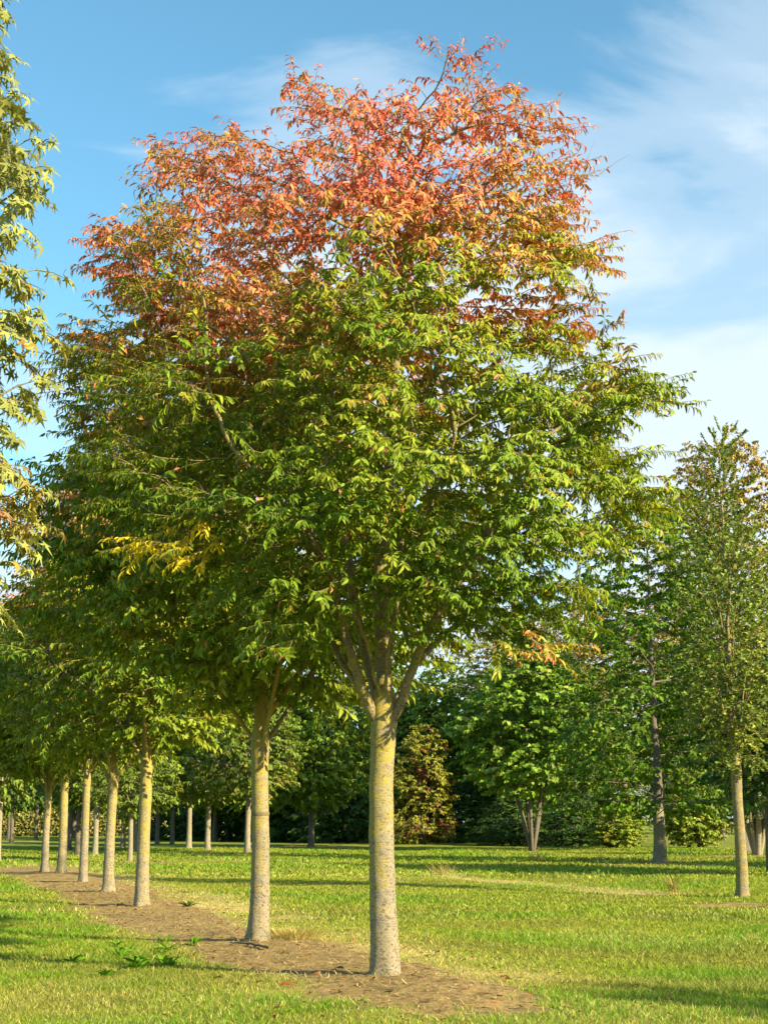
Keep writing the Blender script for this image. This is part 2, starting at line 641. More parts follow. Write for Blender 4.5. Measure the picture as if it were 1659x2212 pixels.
def star_arrays(base, ax, nrm, length, width, cols):
    n = len(base)
    sd_ = unit(np.cross(nrm, ax))
    nr = unit(np.cross(ax, sd_))
    L = (length * 0.6)[:, None]
    cen = base + ax * L * 0.45
    curl = rng.uniform(0.1, 0.55, (n, 1))
    ring = [cen + nr * L * 0.05]
    for (u, v_) in STAR:
        r2 = u * u + v_ * v_
        ring.append(cen + sd_ * L * u + ax * L * v_ - nr * L * curl * r2)
    v = np.stack(ring, 1).reshape(-1, 3)
    b = np.arange(n)[:, None] * 11
    tr = np.concatenate([b + np.array([[0, 1 + k, 1 + (k + 1) % 10]]) for k in range(10)])
    return v, np.zeros((0, 4), int), tr, np.repeat(cols, 11, 0)


def grow(pos, par, att, step=0.14, infl=2.0, kill=0.2, iters=140, up=0.05, noise=0.12, r=rng):
    """space colonisation from an initial skeleton"""
    pos = [np.array(p, float) for p in pos]
    par = list(par)
    att = np.array(att)
    P = np.array(pos)
    d = np.linalg.norm(att[:, None] - P[None], axis=2)
    near = d.argmin(1)
    dist = d.min(1)
    tried = {}
    for it in range(iters):
        act = dist < infl
        if it < 25:
            act = dist < 99
        if not act.any():
            break
        idx = near[act]
        vec = unit(att[act] - np.array(pos)[idx])
        new_i = []
        uq, inv = np.unique(idx, return_inverse=True)
        acc = np.zeros((len(uq), 3))
        np.add.at(acc, inv, vec)
        acc = unit(acc) + r.normal(0, noise, acc.shape) + np.array([0, 0, up])
        acc = unit(acc)
        n0 = len(pos)
        for k, pi_ in enumerate(uq):
            c = tried.get(pi_, 0)
            if c > 3:
                continue
            tried[pi_] = c + 1
            pos.append(pos[pi_] + acc[k] * step)
            par.append(int(pi_))
        NP = np.array(pos[n0:])
        if len(NP) == 0:
            break
        d = np.linalg.norm(att[:, None] - NP[None], axis=2)
        j = d.argmin(1)
        dm = d[np.arange(len(att)), j]
        better = dm < dist
        near[better] = j[better] + n0
        dist[better] = dm[better]
        alive = dist > kill
        att, near, dist = att[alive], near[alive], dist[alive]
        if len(att) == 0:
            break
    return np.array(pos), np.array(par)


def radii(pos, par, tip=0.005, expo=2.4):
    n = len(pos)
    acc = np.zeros(n)
    kids = np.bincount(par[par >= 0], minlength=n)
    order = np.arange(n - 1, -1, -1)
    rad = np.zeros(n)
    for i in order:
        rad[i] = max(acc[i], tip ** expo) ** (1 / expo)
        if par[i] >= 0:
            acc[par[i]] += rad[i] ** expo
    return rad, kids


def tube_arrays(path, rad, sides, seed=0, lump=0.0):
    path = np.asarray(path, float)
    n = len(path)
    tg = unit(np.gradient(path, axis=0))
    ref = np.array([0.0, 1.0, 0.0]) if abs(tg[0][1]) < 0.8 else np.array([1.0, 0, 0])
    a = unit(np.cross(tg, ref))
    b = unit(np.cross(tg, a))
    th = np.arange(sides) * 2 * pi / sides
    ring = a[:, None] * np.cos(th)[None, :, None] + b[:, None] * np.sin(th)[None, :, None]
    rr = np.asarray(rad)[:, None] * np.ones((1, sides))
    if lump:
        q = path[:, None] + ring * np.asarray(rad)[:, None, None]
        rr = rr * (1 + lump * (vnoise(q * 5.0, seed) - 0.5) + lump * 0.5 * (vnoise(q * 16.0, seed + 3) - 0.5))
    v = (path[:, None] + ring * rr[..., None]).reshape(-1, 3)
    i = np.arange(n - 1)[:, None] * sides + np.arange(sides)[None]
    j = np.arange(n - 1)[:, None] * sides + (np.arange(sides)[None] + 1) % sides
    q = np.stack([i, j, j + sides, i + sides], -1).reshape(-1, 4)
    return v, q


def root_flare(v, z0, seed, amp=0.16, hgt=0.14):
    r = np.random.default_rng(seed)
    c = v[v[:, 2] < z0 + 0.3][:, :2].mean(0)
    d = v[:, :2] - c
    th = np.arctan2(d[:, 1], d[:, 0])
    lobes = 0.5 + 0.5 * np.cos(5 * th + r.uniform(0, 6)) + 0.5 * np.cos(3 * th + r.uniform(0, 6))
    k = 1 + amp * lobes * np.exp(-np.maximum(v[:, 2] - z0, 0) / hgt)
    v = v.copy()
    v[:, :2] = np.where((v[:, 2] < z0 + 1.0)[:, None], c + d * k[:, None], v[:, :2])
    return v


def chains(pos, par, rad, sel):
    """split the skeleton (nodes in sel) into chains that follow the thickest child"""
    n = len(pos)
    kids = [[] for _ in range(n)]
    for i, p in enumerate(par):
        if p >= 0:
            kids[p].append(i)
    out = []
    cont = np.full(n, -1)
    for i in range(n):
        if kids[i]:
            cont[i] = max(kids[i], key=lambda k: rad[k])
    for i in range(n):
        if not sel[i]:
            continue
        p = par[i]
        if p >= 0 and cont[p] == i and sel[p]:
            continue
        ch = [p, i] if p >= 0 else [i]
        k = i
        while cont[k] >= 0 and sel[cont[k]]:
            k = cont[k]
            ch.append(k)
        if len(ch) > 1:
            out.append(ch)
    return out


def branch_mesh(name, pos, par, rad, sel, mat, extra=None, lump=0.12, minr=0.0):
    vs, qs, off = [], [], 0
    for ch in chains(pos, par, rad, sel):
        r = rad[ch].copy()
        r[0] = min(r[0], r[1] * 1.25)
        if r.max() < minr:
            continue
        r[-1] *= 0.6
        sides = 12 if r.max() > 0.05 else (7 if r.max() > 0.02 else (5 if r.max() > 0.009 else 3))
        v, q = tube_arrays(pos[ch], r, sides, 5, lump if r.max() > 0.03 else 0)
        vs.append(v)
        qs.append(q + off)
        off += len(v)
    if extra is not None:
        v, q = extra
        vs.append(v)
        qs.append(q + off)
    return mesh_np(name, np.concatenate(vs), [np.concatenate(qs)], mat, smooth=True)


def sprays(pos, dirs, centre, n_leaf, tl, flat=0.55, rnd=0.5, out_w=0.6, up=0.12, r=rng, twig_droop=0.12, hang=1.0):
    """a leafy twig at each node: returns leaf bases, axes, normals, twig polylines"""
    n = len(pos)
    o = pos - centre
    o[:, 2] *= 0.3
    o = unit(o)
    d = dirs * 0.7 + o * out_w + r.normal(0, rnd, (n, 3))
    d[:, 2] *= flat
    d[:, 2] += up
    d = unit(d)
    ln = tl * r.uniform(0.6, 1.3, n)
    t = (np.arange(n_leaf) + 0.7) / n_leaf
    side = unit(np.cross(d, np.array([0, 0, 1.0])))
    tt = t[None, :, None]
    path = pos[:, None] + d[:, None] * ln[:, None, None] * tt
    path[..., 2] -= (twig_droop * ln[:, None] * (t[None] ** 2) * 1.5)
    sgn = np.where(np.arange(n_leaf) % 2 == 0, 1.0, -1.0)[None, :, None]
    down = np.array([0, 0, -1.0])
    dr = hang * r.uniform(0.3, 1.25, (n, n_leaf, 1))
    ax = side[:, None] * sgn * 0.55 + d[:, None] * r.uniform(0.3, 0.8, (n, n_leaf, 1)) + down * dr + r.normal(0, 0.2, (n, n_leaf, 3))
    ax = unit(ax)
    nr = np.array([0, 0, 0.55]) + o[:, None] * 0.75 + d[:, None] * 0.3 + r.normal(0, 0.42, (n, n_leaf, 3))
    nr = unit(nr)
    tw0 = pos
    tw1 = pos + d * ln[:, None] * 0.5 + np.array([0, 0, -1]) * (twig_droop * ln * 0.4)[:, None]
    tw2 = path[:, -1]
    return path.reshape(-1, 3), ax.reshape(-1, 3), nr.reshape(-1, 3), (tw0, tw1, tw2)


def twig_tubes(tw, rad=0.0035):
    P = np.stack(tw, 1)                       # n,3,3
    n = len(P)
    d = unit(P[:, 2] - P[:, 0])
    a = unit(np.cross(d, np.array([0.3, 0.2, 1.0])))
    b = np.cross(d, a)
    rr = np.array([1.0, 0.75, 0.35]) * rad
    rings = []
    for k in range(3):
        th = k * 2 * pi / 3
        rings.append(P + (a * cos(th) + b * sin(th))[:, None] * rr[None, :, None])
    v = np.stack(rings, 2).reshape(-1, 3)     # n,3 levels,3 sides
    base = np.arange(n)[:, None] * 9
    q = []
    for lv in range(2):
        for k in range(3):
            q.append(base + np.array([[lv * 3 + k, lv * 3 + (k + 1) % 3, lv * 3 + 3 + (k + 1) % 3, lv * 3 + 3 + k]]))
    return v, np.concatenate(q)


def inside(poly, x, y):
    poly = np.asarray(poly, float)
    c = np.zeros(np.shape(x), bool)
    j = len(poly) - 1
    for i in range(len(poly)):
        xi, yi = poly[i]
        xj, yj = poly[j]
        hit = ((yi > y) != (yj > y)) & (x < (xj - xi) * (y - yi) / (yj - yi + 1e-12) + xi)
        c ^= hit
        j = i
    return c


# pigment of the leaves: how far autumn has turned each spray
RED = np.array([0.60, 0.12, 0.08])
CORAL = np.array([0.66, 0.26, 0.13])
BRONZE = np.array([0.46, 0.255, 0.06])
OLIVE = np.array([0.29, 0.315, 0.025])
GREEN = np.array([0.16, 0.25, 0.014])
DEEP = np.array([0.07, 0.15, 0.012])


def autumn(turn, r):
    """turn 0 deep green .. 1 red"""
    stops = np.array([0.0, 0.22, 0.46, 0.68, 0.86, 1.0])
    pal = np.stack([DEEP, GREEN, OLIVE, BRONZE, CORAL, RED])
    t = np.clip(turn, 0, 1)
    c = np.stack([np.interp(t, stops, pal[:, k]) for k in range(3)], -1)
    return c * r.uniform(0.6, 1.4, (len(t), 1))


def finish_tree(root, pos, par, rad, trunk_path, trunk_rad, mat, limb_of, n_limbs, leaf, tw=None, tw_limb=None, lump=0.1):
    tv, tq = tube_arrays(trunk_path, trunk_rad, 40, 11, lump)
    tv = root_flare(tv, 0.0, 4, 0.10)
    link('trunk', mesh_np('trunk', tv, [tq], mat, smooth=True), root)
    for k in range(n_limbs):
        sel = limb_of == k
        if sel.sum() < 3:
            continue
        extra = None
        if tw is not None:
            m = tw_limb == k
            if m.any():
                extra = twig_tubes([t[m] for t in tw])
        link('limb', branch_mesh('limb', pos, par, rad, sel, M_LIMB, extra), root)
    v, q, t, c = leaf
    fs_ = [t] if len(q) == 0 else [q, t]
    link('crown', mesh_np('crown', v, fs_, M_LEAF, c), root)


def densify(p, n=40):
    p = np.asarray(p, float)
    s = np.concatenate([[0], np.cumsum(np.linalg.norm(np.diff(p, axis=0), axis=1))])
    q = np.linspace(0, s[-1], n)
    return np.stack([np.interp(q, s, p[:, k]) for k in range(p.shape[1])], -1)


# ------------------------------------------------------------------ the autumn zelkova in front
def clump_points(centres, size, per, r):
    out = []
    for c in centres:
        k = size * r.uniform(0.7, 1.35)
        p = r.normal(0, 1, (per, 3))
        p = unit(p) * (r.uniform(0, 1, (per, 1)) ** 0.5)
        out.append(c + p * np.array([k, k, k * 0.36]))
    return np.concatenate(out)


def zelkova_front():
    r = np.random.default_rng(21)
    B = R0.copy()
    B[2] = height(B[0], B[1])
    Y = B[1]
    outline = [(590, 118), (650, 112), (700, 140), (800, 150), (880, 150), (925, 110), (990, 100), (1050, 100), (1070, 150), (1120, 160), (1190, 215), (1275, 240),
               (1230, 300), (1200, 360), (1280, 330), (1320, 360), (1270, 420), (1300, 500), (1365, 550), (1340, 640), (1370, 690),
               (1330, 750), (1425, 800), (1450, 880), (1435, 990), (1370, 1030), (1440, 1090), (1390, 1160), (1310, 1200),
               (1290, 1280), (1220, 1330), (1200, 1400), (1060, 1400), (960, 1340), (880, 1420), (830, 1330), (720, 1340),
               (640, 1400), (560, 1400), (470, 1320), (300, 1220), (265, 1165), (180, 1060), (130, 960), (115, 900), (100, 840), (140, 770),
               (180, 700), (280, 650), (180, 600), (170, 490), (230, 460), (300, 480), (310, 400), (345, 330), (420, 270), (500, 250), (580, 240),
               (620, 320), (660, 270), (605, 210)]
    outline = np.array(outline, float)
    outline[:, 1] += np.interp(outline[:, 1], [90, 260], [38, 0])
    outline[:, 0] -= np.where((outline[:, 0] > 1100) & (outline[:, 1] < 760), 45, 0)
    rows = np.arange(90, 1430, 10.0)
    lo, hi = [], []
    gx_ = np.arange(80, 1470, 6.0)
    for yy in rows:
        m = inside(outline, gx_, np.full_like(gx_, yy))
        lo.append(gx_[m].min() if m.any() else 820)
        hi.append(gx_[m].max() if m.any() else 830)
    lo, hi = np.array(lo), np.array(hi)
    lo = np.convolve(np.pad(lo, 7, 'edge'), np.ones(15) / 15, 'valid')
    hi = np.convolve(np.pad(hi, 7, 'edge'), np.ones(15) / 15, 'valid')
    cent = []
    while len(cent) < 590:
        px, py = r.uniform(90, 1460), r.uniform(95, 1420)
        m = 50
        if not all(inside(outline, np.array([px + dx, px]), np.array([py, py + dy])).all() for dx, dy in ((m, m * .6), (-m, -m * .6))):
            continue
        l, h = np.interp(py, rows, lo), np.interp(py, rows, hi)
        xc, hw = (l + h) / 2, (h - l) / 2 * 1.04
        e = max(0.0, 1 - ((px - xc) / hw) ** 2) ** 0.5
        hd = min(hw * 0.86 / F_PX * Y, 2.7) * e
        # shell-weighted depth
        q = r.uniform(-1, 1)
        q = np.sign(q) * abs(q) ** 0.65
        dy = q * hd
        # keep the lower middle open where the limbs rise
        if py > 1180 and abs(px - 830) < 90 and abs(dy) < 0.8:
            continue
        if dy < 0.3 and px > 790 and py > 1325:
            continue
        cent.append(on_plane(px, py, Y + dy))
    cent = np.array(cent)
    att = clump_points(cent, 0.33, 21, r)
    # long sprays that leave the outline
    arms = [((255, 500), 0.2, 0.30), ((285, 540), 0.0, .3), ((262, 590), -0.2, 0.25), ((340, 590), -.2, .25), ((330, 1180), -1.9, 0.28), ((420, 1210), -1.85, .22), ((165, 850), 0.1, 0.2),
            ((205, 760), 0.3, 0.2), ((380, 330), 0.0, 0.25), ((450, 290), .2, .25), ((645, 165), 0.4, 0.25), ((650, 180), .4, .22), ((1262, 350), 0.2, 0.22), ((1200, 280), 0.0, 0.25),
            ((1318, 705), 0.2, 0.16), ((1280, 735), .2, .16), ((1362, 850), 0.0, 0.22), ((1170, 1395), -0.9, 0.22), ((1100, 1400), -.9, .2), ((1320, 1180), -0.8, 0.3), ((1240, 1200), -1., .25), ((970, 125), 0.2, 0.2),
            ((1030, 120), -0.1, 0.2), ((590, 1390), -1.2, 0.3), ((905, 1362), -.5, .2), ((950, 1375), -.6, .18), ((850, 1320), -.7, .2), ((700, 1350), -.9, .3), ((765, 1310), -1., .28), ((640, 1330), -1.2, .3), ((1060, 1360), .8, .35), ((1150, 1340), .9, .35), ((1000, 1310), .9, .35), ((1230, 1280), .8, .35), ((1120, 1290), 1.0, .4), ((1220, 1340), .5, .3), ((800, 1250), -1.2, .3), ((900, 1270), -1.3, .3), ((1285, 580), 0.0, 0.25)]
    ac = np.array([on_plane(p[0], p[1], Y + d) for p, d, s_ in arms])
    for c, (p, d, s_) in zip(ac, arms):
        att = np.concatenate([att, clump_points([c], s_, 20, r)])

    def pl(pts):
        return [on_plane(x, y, Y + d) for x, y, d in pts]
    leader = pl([(829, 1540, 0), (830, 1480, 0), (827, 1420, 0), (824, 1330, 0.03), (822, 1250, .05), (830, 1150, .08), (842, 1000, .1), (850, 850, .1), (862, 700, .1), (880, 520, .1), (900, 350, .1)])
    limbs = [
        pl([(811, 1560, -.03), (793, 1510, -.08), (770, 1445, -.15), (750, 1385, -.22), (735, 1320, -.3), (710, 1240, -.4), (655, 1120, -.6), (600, 1000, -.8)]),
        pl([(818, 1540, .04), (806, 1480, .12), (786, 1400, .22), (764, 1300, .25), (752, 1200, .35), (720, 1050, .6), (660, 880, .8)]),
        pl([(806, 1545, .05), (775, 1490, .3), (735, 1420, .6), (690, 1340, .9), (600, 1240, 1.2), (500, 1120, 1.4)]),
        pl([(848, 1560, -.03), (866, 1515, -.06), (889, 1450, -.12), (910, 1400, -.18), (945, 1320, -.3), (1005, 1230, -.4), (1080, 1110, -.5), (1140, 980, -.5)]),
        pl([(846, 1540, .05), (868, 1490, .25), (900, 1430, .5), (960, 1370, .8), (1050, 1290, 1.1), (1150, 1190, 1.3)]),
        pl([(832, 1510, -.06), (836, 1430, -.3), (850, 1340, -.6), (880, 1240, -.9), (930, 1100, -1.3), (980, 950, -1.5)]),
        pl([(822, 1515, -.06), (800, 1420, -.35), (770, 1330, -.75), (720, 1230, -1.1), (640, 1120, -1.5), (540, 1010, -1.7)]),
        pl([(832, 1500, .07), (842, 1400, .35), (860, 1290, .7), (870, 1150, 1.1), (880, 950, 1.5)]),
    ]
    pos, par, lid = [], [], []
    leader = densify(leader, 50)
    for i, p in enumerate(leader):
        pos.append(p)
        par.append(i - 1)
        lid.append(0)
    for k, lb in enumerate(limbs):
        lb = densify(lb, 22)
        j = int(np.argmin(np.linalg.norm(leader - lb[0], axis=1)))
        for i, p in enumerate(lb):
            pos.append(p + r.normal(0, 0.008, 3) * (i > 0))
            par.append(j if i == 0 else len(pos) - 2)
            lid.append(k + 1)
    n0 = len(pos)
    # attraction only above the fork
    pos, par = grow(pos, par, att, step=0.12, infl=1.6, kill=0.145, iters=170, r=r, up=0.06)
    lid = list(lid)
    for i in range(n0, len(pos)):
        lid.append(lid[par[i]])
    lid = np.array(lid)
    rad, kids = radii(pos, par, 0.0042, 2.35)
    sc = 0.078 / rad[12]
    rad = np.where(rad > 0.01, rad * (1 + (sc - 1) * np.clip((rad - 0.01) / 0.05, 0, 1)), rad)
    rad[:50] = np.minimum(rad[:50], np.interp(np.arange(50), [0, 5, 14, 25, 49], [0.098, 0.092, 0.075, 0.055, 0.02]))
    for k in range(8):
        s = 50 + 22 * k
        cap = [0.058, 0.046, 0.036, 0.054, 0.036, 0.018, 0.018, 0.03][k]
        rad[s:s + 22] = np.clip(rad[s:s + 22], cap * np.linspace(1, 0.4, 22), cap * np.linspace(1.1, 0.7, 22))
    # leafy sprays at thin outer nodes
    thin = (rad < 0.017) & (np.arange(len(pos)) >= n0)
    idx = np.where(thin)[0]
    print('front tree nodes', len(pos), 'sprays', len(idx))
    dirs = unit(pos[idx] - pos[par[idx]])
    centre = on_plane(830, 900, Y)
    NL = 23
    lb_, ax, nr, tw = sprays(pos[idx].copy(), dirs, centre, NL, 0.36, r=r)
    n = len(lb_)
    px_y = pos[idx][:, 2]
    ztop, zred, zgrn = 9.2, on_plane(830, 600, Y)[2], on_plane(830, 800, Y)[2]
    t = np.interp(px_y, [on_plane(830, 1300, Y)[2], on_plane(830, 900, Y)[2], zgrn, on_plane(830, 680, Y)[2], zred, on_plane(830, 420, Y)[2], ztop],
                  [0.23, 0.31, 0.43, 0.60, 0.79, 0.84, 0.88])
    xx = pos[idx][:, 0]
    # clump-scale and spray-scale differences in how far the leaves have turned
    t = t + (vnoise(pos[idx] / 1.35, 55) - 0.5) * np.interp(t, [0.25, 0.5], [0.12, 0.42])
    t = t + ((vnoise(pos[idx] / 0.75, 5) - 0.5) * 0.40 + (vnoise(pos[idx] / 0.3, 9) - 0.5) * 0.34 + r.normal(0, 0.07, len(idx))) * np.interp(t, [0.25, 0.5], [0.55, 1.0])
    for (p, d, s_), c in zip(arms, ac):
        dd = np.linalg.norm(pos[idx] - c, axis=1)
        if p[0] in (330, 420):
            t = np.where(dd < 0.4, 0.45, t)
        if p[0] in (1170, 1100):
            t = np.where(dd < 0.28, 0.58 + r.normal(0, .12, len(t)), t)
        if p[0] in (255, 285, 262, 340):
            t = np.where(dd < 0.5, np.maximum(t, 0.9), t)
        if p[0] in (1320, 1240):
            t = np.where(dd < 0.4, np.maximum(t, 0.42), t)
    tl = np.repeat(t, NL) + r.normal(0, 1, n) * np.interp(np.repeat(t, NL), [0.2, 0.45, 0.6], [0.045, 0.06, 0.135])
    tl = np.where(r.uniform(0, 1, n) < 0.012, 0.9, tl)
    cols = autumn(np.minimum(tl, 0.97), r)
    for (p, d, s_), c in zip(arms, ac):
        if p[0] in (330, 420):
            m = np.linalg.norm(lb_ - c, axis=1) < 0.42
            cols[m] = np.array([0.56, 0.47, 0.02]) * r.uniform(0.7, 1.15, (m.sum(), 1))
    keep = r.uniform(0, 1, n) < np.interp(np.repeat(px_y, NL), [5.5, 7.2, 8.2, 9.0], [0.96, 0.88, 0.70, 0.50])
    ln = 0.045 + 0.075 * r.beta(2.2, 1.7, n)
    leaf = leaf_arrays(lb_[keep], ax[keep], nr[keep], ln[keep], ln[keep] * r.uniform(0.24, 0.36, keep.sum()), cols[keep])
    # bare twigs above the top
    tops = [((1000, 160), (975, 105), (900, 70)), ((1010, 150), (1000, 100), (990, 60)), ((1030, 150), (1040, 100), (1050, 48)), ((1250, 400), (1270, 340), (1285, 300)),
            ((1290, 380), (1330, 350), (1362, 332)), ((1080, 200), (1110, 170), (1145, 150)), ((1400, 860), (1440, 830), (1470, 810)), ((1180, 240), (1200, 225), (1230, 200))]
    tb = [np.array([on_plane(q[k][0], q[k][1], Y + 0.15) for q in tops]) for k in range(3)]
    tw_l = lid[idx]
    tw = [np.concatenate([a, b]) for a, b in zip(tw, tb)]
    tw_l = np.concatenate([tw_l, np.zeros(len(tops), int)])
    root = empty('zelkova_tree', B)
    tag(root, 'large zelkova tree in front whose crown turns red and orange at the top', 'tree', 'zelkova trees planted in a row on the soil strip')
    # trunk measured from the photograph
    prof = [(832, 2128, 40), (832, 2118, 34.5), (832, 2100, 31.5), (831, 2060, 29.5), (829, 1990, 28.2), (826, 1900, 27), (824, 1800, 26), (824, 1700, 25.3), (826, 1640, 25.5), (828, 1590, 27.5), (829, 1560, 28.5), (829, 1530, 25), (830, 1490, 21.5)]
    tp = np.array([np.append(on_plane(x, y, Y), w_ / F_PX * Y) for x, y, w_ in prof])
    tp[0, 2] = min(tp[0, 2], B[2] - 0.06)
    tp = densify(tp, 60)
    off = B
    finish_tree(root, pos - off, par, rad, tp[:, :3] - off, tp[:, 3], M_BARK, lid, 9, (leaf[0] - off, leaf[1], leaf[2], leaf[3]), [a - off for a in tw], tw_l)
    return root


T1 = zelkova_front()


# ------------------------------------------------------------------ general tree maker
def build_tree(name, bark, seed, H, fork, tr, profile, leaf_len, leaf_w, n_clump, clump, per, n_leaf, spray_len,
               colour, kind='diamond', limb_n=7, up=0.06, step=0.22, steep=0.9, multi=1, droop_spray=0.12, cut=0.014, flat=0.55,
               leader_to=0.85, shell=0.55, rnd=0.5, sep_limbs=False, open_front=0.0, hang=1.0, lob=(0.72, 0.5), tip=0.005, lean=0.0, trunk_mat=None):
    """profile: list of (z fraction of H, radius) of the crown. Returns an Empty with trunk, limb.., crown at the origin"""
    r = np.random.default_rng(seed)
    pz, pr = np.array([p[0] * H for p in profile]), np.array([p[1] for p in profile])
    zz = np.linspace(pz[0], pz[-1], 200)
    wgt = np.interp(zz, pz, pr) ** 1.2 + 1e-4
    wgt /= wgt.sum()
    lobes = r.uniform(0, 100, 3)
    cent = []
    for _ in range(n_clump):
        z = r.choice(zz, p=wgt) + r.normal(0, 0.02)
        a = r.uniform(0, 2 * pi)
        rr = np.interp(z, pz, pr)
        lb0 = lob[0] + lob[1] * vnoise(np.array([cos(a) * 1.6 + lobes[0], sin(a) * 1.6 + lobes[1], z / H * 6 + lobes[2]]), seed)
        q = r.uniform(0, 1) ** shell
        if open_front and sin(a) < 0 and abs(cos(a) * rr * q) < 0.95 and z < 0.8 * H and r.uniform() < open_front:
            continue
        cent.append((cos(a) * rr * q * lb0, sin(a) * rr * q * lb0, z))
    cent = np.array(cent)
    att = clump_points(cent, clump, per, r)
    att[:, 2] = np.maximum(att[:, 2], pz[0] - 0.3)
    pos, par, lid = [], [], []
    ztop = H * leader_to
    stems = []
    for m in range(multi):
        if multi == 1:
            path = np.array([[0, 0, fork * 0.95], [lean, 0.0, (fork + ztop) / 2], [lean, 0.05, ztop]])
            path = densify(path, max(8, int((ztop - fork) / step)))
            path[1:, :2] += r.normal(0, 0.03, (len(path) - 1, 2)).cumsum(0) * 0.5
        else:
            a = 2 * pi * m / multi + r.uniform(-0.3, 0.3)
            s = r.uniform(0.7, 1.2)
            path = densify(np.array([[cos(a) * tr * .6, sin(a) * tr * .6, 0.0], [cos(a) * (tr + 0.10 * fork * s), sin(a) * (tr + 0.10 * fork * s), fork * 0.6],
                                     [cos(a) * (tr + .2 * fork * s), sin(a) * (tr + .2 * fork * s), fork], [cos(a) * (tr + .5 * fork * s), sin(a) * (tr + .5 * fork * s), ztop * r.uniform(.7, 1)]]), 26)
        stems.append(path)
        b0 = len(pos)
        for i, p in enumerate(path):
            pos.append(p)
            par.append(len(pos) - 2 if i else -1)
            lid.append(0)
        if multi == 1:
            for k in range(limb_n):
                i0 = r.integers(0, max(1, int(len(path) * 0.5))) if k > 3 else r.integers(0, 2)
                a = 2 * pi * (k * 0.382) + r.uniform(-0.4, 0.4)
                z0 = path[i0][2]
                Rl = np.interp(min(z0 + 0.25 * H, pz[-1]), pz, pr)
                end = np.array([cos(a) * Rl * 0.62, sin(a) * Rl * 0.62, z0 + Rl * 0.62 * steep])
                mid = (path[i0] + end) / 2 + np.array([0, 0, 0.12 * Rl * steep])
                lp = densify(np.array([path[i0], mid, end]), max(6, int(np.linalg.norm(end - path[i0]) / step)))
                for i, p in enumerate(lp[1:]):
                    pos.append(p)
                    par.append(b0 + i0 if i == 0 else len(pos) - 2)
                    lid.append(k + 1)
    n0 = len(pos)
    pos, par = grow(pos, par, att, step=step, infl=3.0, kill=step * 1.25, iters=120, r=r, up=up)
    for i in range(n0, len(pos)):
        lid.append(lid[par[i]])
    lid = np.array(lid)
    rad, kids = radii(pos, par, tip, 2.35)
    mx = rad[0]
    rad = rad * np.interp(rad, [0, mx], [1, tr * 0.8 / mx])
    if multi == 1:
        ns = len(stems[0])
        rad[:ns] = np.interp(np.arange(ns), [0, ns * .3, ns - 1], [tr * 0.85, tr * 0.5, tip * 2])
    thin = (rad < cut) & (np.arange(len(pos)) >= (n0 if multi == 1 else 0)) & (pos[:, 2] > pz[0] - 0.2)
    idx = np.where(thin)[0]
    dirs = unit(pos[idx] - pos[np.maximum(par[idx], 0)])
    lb_, ax, nr, tw = sprays(pos[idx].copy(), dirs, np.array([0, 0, (pz[0] + pz[-1]) / 2]), n_leaf, spray_len, r=r, twig_droop=droop_spray, flat=flat, rnd=rnd, hang=hang)
    n = len(lb_)
    cols = colour(lb_, np.repeat(pos[idx], n_leaf, 0), r)
    ln = leaf_len * r.uniform(0.7, 1.3, n)
    fn = {'diamond': diamond_arrays, 'leaf': leaf_arrays, 'star': star_arrays}[kind]
    leaf = fn(lb_, ax, nr, ln, ln * leaf_w, cols)
    print(name, 'nodes', len(pos), 'leaves', n)
    root = empty(name, (0, 0, 0))
    bm_ = trunk_mat or bark
    if multi == 1:
        z = np.array([-0.15, 0.0, 0.06, 0.2, 0.6, fork * 0.5, fork * 0.85, fork, fork * 1.08])
        rr = np.array([1.6, 1.42, 1.25, 1.12, 1.05, 0.95, 0.92, 1.02, 0.8]) * tr
        tp = densify(np.stack([z * 0 + 0.02 * np.sin(z * 2), z * 0, z, rr], -1), 36)
        tv, tq = tube_arrays(tp[:, :3], tp[:, 3], 28, seed, 0.12)
        tv = root_flare(tv, 0.0, seed, 0.14)
        link('trunk', mesh_np('trunk', tv, [tq], bm_, smooth=True), root)
    if sep_limbs:
        for k in range(limb_n + 1):
            sel = lid == k
            if sel.sum() >= 3:
                m = lid[idx] == k
                link('limb', branch_mesh('limb', pos, par, rad, sel, bark, twig_tubes([t[m] for t in tw]) if m.any() else None), root)
    else:
        nm = 'branches' if multi == 1 else 'stems'
        link(nm, branch_mesh(nm, pos, par, rad, np.ones(len(pos), bool), bark, twig_tubes(tw, 0.006)), root)
    v, q, t, c = leaf
    link('crown', mesh_np('crown', v, [t] if len(q) == 0 else [q, t], M_LEAF, c), root)
    return root


def copy_tree(src, loc, rz, sc=1.0):
    c = src.copy()
    COL.objects.link(c)
    for ch in src.children:
        d = ch.copy()
        COL.objects.link(d)
        d.parent = c
    c.location = loc
    c.rotation_euler = (0, 0, rz)
    c.scale = sc if hasattr(sc, '__len__') else (sc, sc, sc)
    return c


def gpos(px, py):
    p = on_ground(px, py)
    p[2] = float(height(p[0], p[1]))
    return p


USED = set()


def place(proto, loc, rz, sc, label, cat='tree', group=None):
    if proto.name not in USED:
        USED.add(proto.name)
        o = proto
        o.location = loc
        o.rotation_euler = (0, 0, rz)
        o.scale = sc if hasattr(sc, '__len__') else (sc, sc, sc)
    else:
        o = copy_tree(proto, loc, rz, sc)
        if 'group' in o:
            del o['group']
    return tag(o, label, cat, group)


